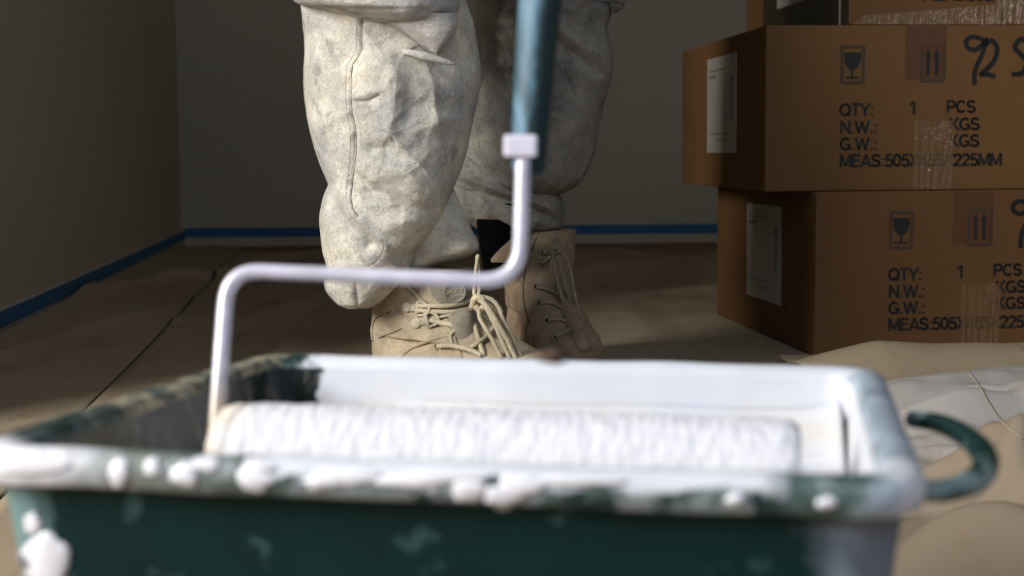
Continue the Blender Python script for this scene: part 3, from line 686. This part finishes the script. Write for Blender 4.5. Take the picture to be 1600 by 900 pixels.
# front boot: tongue, badge, collar, seams
def px_shell(e, name, st, Yc, b, mat, nr=60, nc=80, rid=(), nz=.0006, seed=0, dY=None):
    V, F = shell(st, Yc, b, nr, nc, rid, nz, seed, dY, sm=1.2, nscale=60, fold=0); return pydata(name, child_pts(e, V), F, mat, e)
tg = px_shell(bF, 'tongue', [(421, 650, 740), (432, 646, 744), (450, 648, 742), (468, 652, 740), (478, 656, 736), (484, 664, 730)], 1.497, .028, M['tongue'], rid=[([(668, 440), (672, 480)], -.003, 3, 3)], seed=3)
tl = px_shell(bF, 'tongue_flap', [(486, 712, 742), (494, 700, 746), (505, 698, 748), (520, 700, 748), (540, 704, 752), (556, 708, 758)], 1.468, .022, M['tongue'], seed=5)
cl = px_shell(bF, 'collar_panel', [(425, 622, 668), (440, 632, 668), (455, 644, 670), (470, 656, 672), (479, 662, 674)], 1.494, .022, M['tongue'], seed=6)
bpy.context.view_layer.update()
tT = bvh(tg, uF)
# badge
bc = hit(bvh(tg), 711, 456, .0005); bn = (Vector((0, 0, CAMH))-bc).normalized(); bn = Vector((bn.x+.05, bn.y, 0)).normalized()
bq = bn.to_track_quat('Z', 'Y').to_matrix().to_4x4()
def badge():
    V = []; F = []; nc = 40; rings = [(.0, .0022), (.0095, .0022), (.0102, .0034), (.0114, .0034), (.0120, .0024), (.0120, -.003)]
    for r, z in rings:
        for k in range(nc): V.append(Vector((r*math.cos(2*PI*k/nc), r*math.sin(2*PI*k/nc), z)))
    F = grid_faces(len(rings), nc, True)
    mw = bF.matrix_world.inverted() @ Matrix.Translation(bc) @ bq
    o = pydata('badge', [mw @ v for v in V], F, M['tongue'], bF); o['label'] = 'round embossed badge on the tongue'
    t = text_mesh('badge_text', 'JACKLE', .0050, (0, 0, 0), M['lace'], None, .03, (0, 0, 0), .0006)
    t.parent = o; t.matrix_local = mw @ Matrix.Translation((-.0088, -.0012, .0024)) @ Matrix.Rotation(.08, 4, 'Z')
    for k in range(2):
        pts = [mw @ Vector((x, -.0050-k*.0018+.0014*math.sin(x*400), .0024)) for x in np.linspace(-.006+k*.001, .007-k*.0015, 9)]
        tube('badge_wave', pts, .0004, M['tongue'], o, 6, 2)
badge()
for px in ([(581, 533), (600, 525), (616, 519), (629, 513)], [(583, 530), (582, 510), (588, 497), (603, 490), (610, 487)]):
    strip_on('stitched_edge', bF, tF, px, .0005, M['groove'], .0007, 1.47, 5)
strip_on('collar_edge', bF, tF, [(624, 432), (636, 446), (650, 460), (664, 475)], .0022, M['boot'], .001, 1.46, 8, lump=.2)
strip_on('panel_edge', bF, tF, [(624, 560), (640, 545), (655, 538), (676, 530), (700, 524), (712, 528)], .0022, M['boot'], .0, 1.45, 8, lump=.3)
strip_on('panel_edge', bF, tF, [(655, 501), (680, 500), (697, 510), (708, 526), (716, 545), (722, 560)], .0024, M['boot'], .0, 1.45, 8, lump=.3)
# hooks
def hook(e, tree, cx, cy, ang, s=1., mat=M['hook'], dflt=1.45):
    c = hit(tree, cx, cy, .002, dflt); k = s*c.y/FPX
    def W(dx, dy, up): ca, sa = math.cos(ang), math.sin(ang); X_, Y_ = cx+(dx*ca-dy*sa)*s, cy+(dx*sa+dy*ca)*s; return at(X_, Y_, hit(tree, X_, Y_, 0, dflt).y-up-.0012)
    V = []; nc = 24
    for r, u in ((8.2, -.002), (8.2, .001), (7, .0024), (4, .003), (.2, .0032)):
        for q in range(nc): V.append(W(r*math.cos(2*PI*q/nc), r*math.sin(2*PI*q/nc), u))
    st = pydata('lace_hook', child_pts(e, V), grid_faces(5, nc, True), mat, e)
    pl = tube('hook_plate', child_pts(e, [W(4, 0, .0006), W(18, 0, .0012)]), .0042, mat, None, 10, 3, .3); pl.parent = st
    br = tube('hook_bar', child_pts(e, [W(17, -9, .003), W(18, 0, .0034), (W(17, 9, .003))]), .0022, mat, None, 8, 4); br.parent = st
    rg = tube('hook_ring', child_pts(e, [W(16, -10, .002), W(26, -10, .003), W(34, -3, .004), W(36, 3, .004), W(30, 10, .003), W(16, 11, .002)]), .0015, mat, None, 8, 5); rg.parent = st
hook(bF, tF, 635, 480, .08); hook(bF, tF, 650, 505, -.28)
def eyelet(e, tree, cx, cy, s, mat, dflt):
    c = hit(tree, cx, cy, .0008, dflt)
    pts = [at(cx+s*math.cos(q), cy+s*math.sin(q), c.y) for q in np.linspace(0, 2*PI, 17)]
    o = tube('eyelet', child_pts(e, pts), .0012, mat, e, 6, 0)
    V = [at(cx+s*math.cos(q), cy+s*math.sin(q), c.y) for q in np.linspace(0, 2*PI, 16, endpoint=False)]
    h_ = pydata('eyelet_hole', child_pts(e, V+[v+Vector((0, .001, 0)) for v in V]), [tuple(range(16)), tuple(range(31, 15, -1))], M['eyelet_hole'], None, False); h_.parent = o
eyelet(bF, tF, 683, 541, 4.6, M['boot'], 1.45)
LR = .0026
def lace(px, r=LR, off=.004, e=bF, tree=tT, mat=M['lace'], dflt=1.43, nm='lace', rs=None): return strip_on(nm, e, tree, px, r*(1.25 if e is bF else 1.1), mat, off, dflt, 8, 7, .22, rs)
lace([(650, 478), (672, 478), (700, 478), (722, 474), (736, 468), (742, 461)], .0021)
lace([(654, 485), (680, 487), (710, 487), (738, 482)], .0020, .003)
lace([(676, 498), (695, 494), (715, 490), (738, 484)], .0013, .003)
lace([(672, 500), (688, 504), (704, 507), (714, 512)], .0024, .004)
lace([(684, 541), (700, 540), (720, 543), (738, 548), (752, 556)], .0021, .004, rs=lambda t: .004*math.sin(PI*t))
lace([(736, 543), (752, 532), (766, 520), (776, 506)], .0019, .006)
lace([(741, 505), (748, 530), (756, 556)], .0021, .003)
lace([(716, 512), (704, 524), (708, 540)], .0015, .004)
# knot and hanging ends
YK = 1.42
def free(pts, r, e=bF, mat=M['lace'], nm='lace', lump=.22): return tube(nm, child_pts(e, [at(*p) for p in pts]), r*1.15, mat, e, 8, 8, 1., lump)
free([(738, 480, YK+.006), (742, 466, YK), (752, 466, YK-.002), (757, 476, YK), (750, 484, YK+.004), (742, 478, YK+.004)], .0030, nm='lace_knot')
free([(744, 464, YK), (762, 480, YK-.004), (778, 506, YK-.006), (793, 532, YK-.006), (806, 560, YK-.004)], .0024)
free([(750, 463, YK), (768, 468, YK), (780, 482, YK), (786, 500, YK), (800, 526, YK), (814, 560, YK)], .0021)
free([(756, 474, YK-.002), (766, 492, YK-.005), (776, 512, YK-.006), (786, 536, YK-.006), (797, 560, YK-.005)], .0022)
free([(748, 482, YK), (750, 497, YK), (758, 512, YK-.002), (770, 532, YK-.004), (784, 560, YK-.004)], .0020)
free([(760, 472, YK), (776, 488, YK+.002), (784, 502, YK+.004), (778, 512, YK+.004)], .0018)
free([(742, 468, YK), (741, 450, YK+.004), (743, 425, YK+.01), (747, 398, YK+.016)], .0016)
free([(746, 468, YK), (749, 450, YK+.004), (748, 425, YK+.012), (745, 400, YK+.02)], .0015)
# rear boot details
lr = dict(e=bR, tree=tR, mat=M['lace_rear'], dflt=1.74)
for (x, y) in ((838, 448), (843, 473), (855, 501), (868, 527)): eyelet(bR, tR, x, y, 4.6, M['lace_rear'], 1.74)
strip_on('tongue', bR, tR, [(856, 372), (864, 400), (874, 440), (886, 480), (900, 520), (912, 552)], .011, M['boot_rear'], -.006, 1.74, 12)
for px in ([(838, 448), (852, 451), (866, 457), (872, 462)], [(843, 473), (860, 473), (876, 480), (886, 490)], [(856, 501), (870, 499), (884, 502), (898, 510)], [(869, 527), (880, 520), (892, 514), (900, 510)], [(846, 412), (856, 404), (864, 398)], [(848, 396), (856, 392), (864, 386)]):
    lace(px, .0018, .004, **lr)
for (x, y) in ((847, 412), (848, 394)):
    eyelet(bR, tR, x, y, 4, M['lace_rear'], 1.74)
YR = 1.70
free([(858, 392, YR), (866, 386, YR), (872, 392, YR), (864, 398, YR+.003), (858, 392, YR)], .003, bR, M['lace_rear'], 'lace_knot')
free([(864, 390, YR), (866, 420, YR), (874, 455, YR), (888, 490, YR), (905, 518, YR), (914, 526, YR), (919, 518, YR), (912, 504, YR), (902, 480, YR), (896, 450, YR), (890, 418, YR), (880, 396, YR), (868, 388, YR)], .0017, bR, M['lace_rear'])
free([(866, 392, YR+.004), (876, 420, YR+.004), (884, 450, YR+.004), (896, 485, YR+.004), (908, 512, YR+.004), (916, 520, YR+.004)], .0016, bR, M['lace_rear'])
free([(862, 394, YR), (868, 430, YR), (878, 462, YR), (884, 482, YR)], .0016, bR, M['lace_rear'])
strip_on('stitched_edge', bR, tR, [(838, 372), (826, 400), (818, 440), (820, 480), (832, 520), (838, 552)], .0009, M['groove'], .0, 1.75, 5)
strip_on('stitched_edge', bR, tR, [(850, 350), (838, 372), (832, 392)], .0009, M['groove'], .0, 1.75, 5)
# black sock / boot lining between hem and boot, and pull tab
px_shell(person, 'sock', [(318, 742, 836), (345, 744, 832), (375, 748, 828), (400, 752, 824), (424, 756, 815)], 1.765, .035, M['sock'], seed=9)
px_shell(bR, 'boot_flap', [(372, 800, 822), (384, 786, 824), (396, 774, 824), (406, 766, 822), (410, 768, 815)], 1.725, .006, M['boot_rear'], 40, 40, seed=8)

# ---------------------------------------------------------------- paint tray
TW, TD = .302, .237
tray = empty('paint_tray', (-.172, .474, .181), R_(-11))
tag(tray, 'dark green plastic paint tray in the foreground, white paint on its inside and rim', 'tray')
def ring(ins, wz, rad=.022, n=10, ov=0.):
    """rounded rectangle inset by ins at height wz"""
    P_ = []; r = max(.004, rad-ins*.6); x0, x1, y0, y1 = ins, TW-ins, ins, TD-ins
    for cx, cy, a0 in ((x1-r, y1-r, 0), (x0+r, y1-r, PI/2), (x0+r, y0+r, PI), (x1-r, y0+r, 1.5*PI)):
        for k in range(n+1):
            q = a0+PI/2*k/n; P_.append(Vector((cx+r*math.cos(q), cy+r*math.sin(q), wz)))
        # points along the straight run to the next corner
        nx = {0: (x0+r, y1), PI/2: (x0, y0+r), PI: (x1-r, y0), 1.5*PI: (x1, y1-r)}[a0]; last = P_[-1]
        for k in range(1, 24): P_.append(last.lerp(Vector((nx[0], nx[1], wz)), k/24))
    return P_
def rings_mesh(name, prof, mat, capb=False, wob=0.):
    V = []
    for ins, wz in prof: V += ring(ins, wz)
    nc = len(V)//len(prof); F = [q[::-1] for q in grid_faces(len(prof), nc, True)]
    if capb: F.append(tuple((len(prof)-1)*nc+k for k in range(nc)))
    V = [Vector((v.x-.022*max(0, 1-v.x/.10)*(1-v.y/TD), v.y, v.z)) for v in V]      # the left end splays out towards the front
    if wob: V = [v+Vector((0, 0, wob*noise.noise(v*22))) for v in V]
    o = pydata(name, V, F, mat, tray)
    bm = bmesh.new(); bm.from_mesh(o.data); bmesh.ops.recalc_face_normals(bm, faces=bm.faces); bm.to_mesh(o.data); bm.free(); return o
rings_mesh('tray_wall', [(.004, -.011), (.006, -.014), (.008, -.03), (.011, -.06), (.015, -.10), (.019, -.14), (.022, -.165), (.027, -.170), (.027, -.166), (.02, -.14), (.0155, -.09), (.0125, -.05), (.0098, -.014), (.006, -.009)][:8], M['tray_outer'], True)
rings_mesh('rim', [(.0035, -.010), (.0015, -.0125), (0, -.0115), (-.001, -.007), (0, -.002), (.0025, .0), (.007, .0004), (.0105, -.0004), (.013, -.003), (.0138, -.007)], M['tray_rim'], wob=.0009)
inner = [(.0136, -.005), (.0145, -.012), (.0165, -.03), (.019, -.055), (.022, -.08), (.026, -.11), (.032, -.13), (.045, -.138)]
rings_mesh('tray_lining', inner, M['tray_inner'], True)
# sloping ribbed ramp
def ramp():
    V = []; nx, ny = 120, 70
    for j in range(ny+1):
        for i in range(nx+1):
            u = .064+(TW-.019-.064)*i/nx; v = .03+(TD-.0165-.03)*j/ny
            wz = -.024-.25*(TD-.0165-v)
            if v < .09: wz -= (.09-v)*.9
            wz += .0007*math.sin(v*700)*(v > .09)+.0012*noise.noise(Vector((u*20, v*20, 0)))
            wz += .006*math.exp(-((TD-.0165-v)/.006))+.006*math.exp(-((TW-.019-u)/.006))-.05*math.exp(-(u-.064)/.004)
            V.append(Vector((u, v, wz)))
    o = pydata('ramp', V, grid_faces(ny+1, nx+1, False), M['tray_inner'], tray)
    md = o.modifiers.new('t', 'SOLIDIFY'); md.thickness = .002; return o
ramp()
tray_inv = (Matrix.Translation((-.172, .474, .181)) @ Matrix.Rotation(R_(-11), 4, 'Z')).inverted()
def tl_(p): return tray_inv @ Vector(p)
# carrying loop on the right end
tube('carrying_loop', [tl_(at(*p)) for p in ((1425, 655, .585), (1462, 660, .57), (1500, 676, .545), (1532, 702, .515), (1540, 728, .495), (1522, 752, .475), (1480, 766, .462), (1440, 768, .458))], [.0035, .0040, .0045, .0048, .0046, .0040, .0035], M['loop'], tray, 12, 8, 1.)
# paint runs and blobs on the front rim
bpy.context.view_layer.update()
tyt = bvh(*[o for o in tray.children if o.name.split('.')[0] in ('rim', 'tray_wall')])
def blob(px, py, rx, rz, dep=.0016, mat='white_paint', nm='paint_drip', seed=0):
    """a flat run of paint clinging to the plastic"""
    V = []; nr, nc = 10, 26; sd = px*.013
    c0 = hit(tyt, px, py, 0, .45)
    for i in range(nr+1):
        t = i/nr
        for k in range(nc):
            q = 2*PI*k/nc; w_ = 1+.35*noise.noise(Vector((math.cos(q)*1.4+sd, math.sin(q)*1.4, sd)))+.12*noise.noise(Vector((math.cos(q)*4+sd, math.sin(q)*4, sd)))
            x, y = px+rx*t*w_*math.cos(q), py+rz*t*w_*math.sin(q)
            h = hit(tyt, x, y, 0, c0.y); yy = h.y if abs(h.y-c0.y) < .012 else c0.y
            V.append(tl_(at(x, y, yy-dep*math.sqrt(max(0, 1-t*t))+(.0008 if t == 1 else 0))))
    return pydata(nm, V, grid_faces(nr+1, nc, True), M[mat], tray)
for (x, y, rx, rz) in ((186, 738, 17, 24), (238, 730, 15, 16), (288, 742, 26, 20), (322, 724, 26, 13), (398, 748, 30, 20), (405, 728, 26, 14), (505, 752, 34, 15), (40, 722, 70, 20),
                       (545, 744, 60, 14), (640, 752, 50, 12), (735, 765, 26, 20), (785, 776, 34, 18), (815, 758, 40, 20), (1150, 781, 16, 11), (1290, 786, 18, 11), (700, 745, 70, 12), (905, 750, 90, 10)):
    blob(x, y, rx, rz)
blob(72, 872, 40, 42, .002)
blob(50, 816, 13, 18, .0012)
blob(864, 557, 25, 12, .004, 'lump_brown', 'brown_lump')  # added brown lump on the back rim, in a dark boot tone

# ---------------------------------------------------------------- paint roller
roller = empty('paint_roller', (-.119, .575, .155), R_(-11))
tag(roller, 'paint roller with white-soaked sleeve in the tray, wire frame and teal grip upright', 'paint roller')
ri = (Matrix.Translation((-.119, .575, .155)) @ Matrix.Rotation(R_(-11), 4, 'Z')).inverted()
def rl(p): return ri @ Vector(p)
def sleeve():
    V = []; nr, nc = 260, 120; L = .232; R0 = .024; n = 0
    xs = np.linspace(0, L, nr); prof = []
    for r, x in ((.016, .0), (.0165, -.0005), (.020, .0)): prof.append((x, r))
    for x in xs:
        e = min(x, L-x); r = R0-.0035*math.exp(-e/.0025); prof.append((x, r))
    for r, x in ((.020, L), (.0165, L+.0005), (.016, L)): prof.append((x, r))
    for (x, r) in prof:
        for k in range(nc):
            q = 2*PI*k/nc; c, s = math.cos(q), math.sin(q)
            d = .0005*noise.noise(Vector((x*420, c*3, s*3)))+.0004*noise.noise(Vector((x*900, c*6, s*6)))+.0006*noise.noise(Vector((x*60, c*8, s*8)))
            d -= .0008*math.exp(-((x-.011-.001*c)/.0012)**2)
            rr = r+(d if r > .019 else 0); V.append(Vector((x, rr*c, rr*s)))
    F = grid_faces(len(prof), nc, True)+[tuple(range(nc)), tuple((len(prof)-1)*nc+k for k in range(nc))[::-1]]
    return pydata('roller_sleeve', V, F, M['nap'], roller)
sleeve()
def fillet(pts, rad, n=8):
    out = [Vector(pts[0])]
    for i in range(1, len(pts)-1):
        p = Vector(pts[i]); a = (Vector(pts[i-1])-p); b = (Vector(pts[i+1])-p); r = min(rad[i-1], a.length*.45, b.length*.45)
        A_ = p+a.normalized()*r; B_ = p+b.normalized()*r
        for k in range(n+1):
            t = k/n; out.append(A_*(1-t)**2+p*2*t*(1-t)+B_*t*t)
    out.append(Vector(pts[-1])); return out
wp = [Vector((-.116, .5744, .155)), Vector((-.1235, .5765, .155)), at(356, 422, .600), at(812, 441, .590), at(817, 262, .596), at(818, 225, .600)]
wo = tube('wire_frame', [rl(p) for p in fillet(wp, (.006, .0145, .0165, .004))], .0032, M['wire'], roller, 14, 0)
for v in wo.data.vertices: pass
# the wire's material reads the height above its own frame, so shift its mesh to world height
gp = [at(826, 276, .606), at(827, 262, .606), at(829, 210, .607), at(834, 140, .609), at(840, 60, .612), at(845, 0, .615), at(852, -90, .620), at(858, -170, .625), at(859, -178, .625)]
go = empty('grip_origin', (0, 0, 0)); bpy.data.objects.remove(go)
G0 = rl(at(829, 210, .607))
g_ = tube('grip', [rl(p)-G0 for p in gp], [.0052, .0070, .0076, .0084, .0087, .0092, .0096, .0100, .0080], M['grip'], roller, 24, 6); g_.location = G0
cb = boxmesh('collar', (-.0070, -.0095, -.0046), (.0070, .0075, .0046), M['collar'], roller, .0014); cb.location = rl(at(813, 228, .602)); cb.rotation_euler = (0, .02, R_(11))
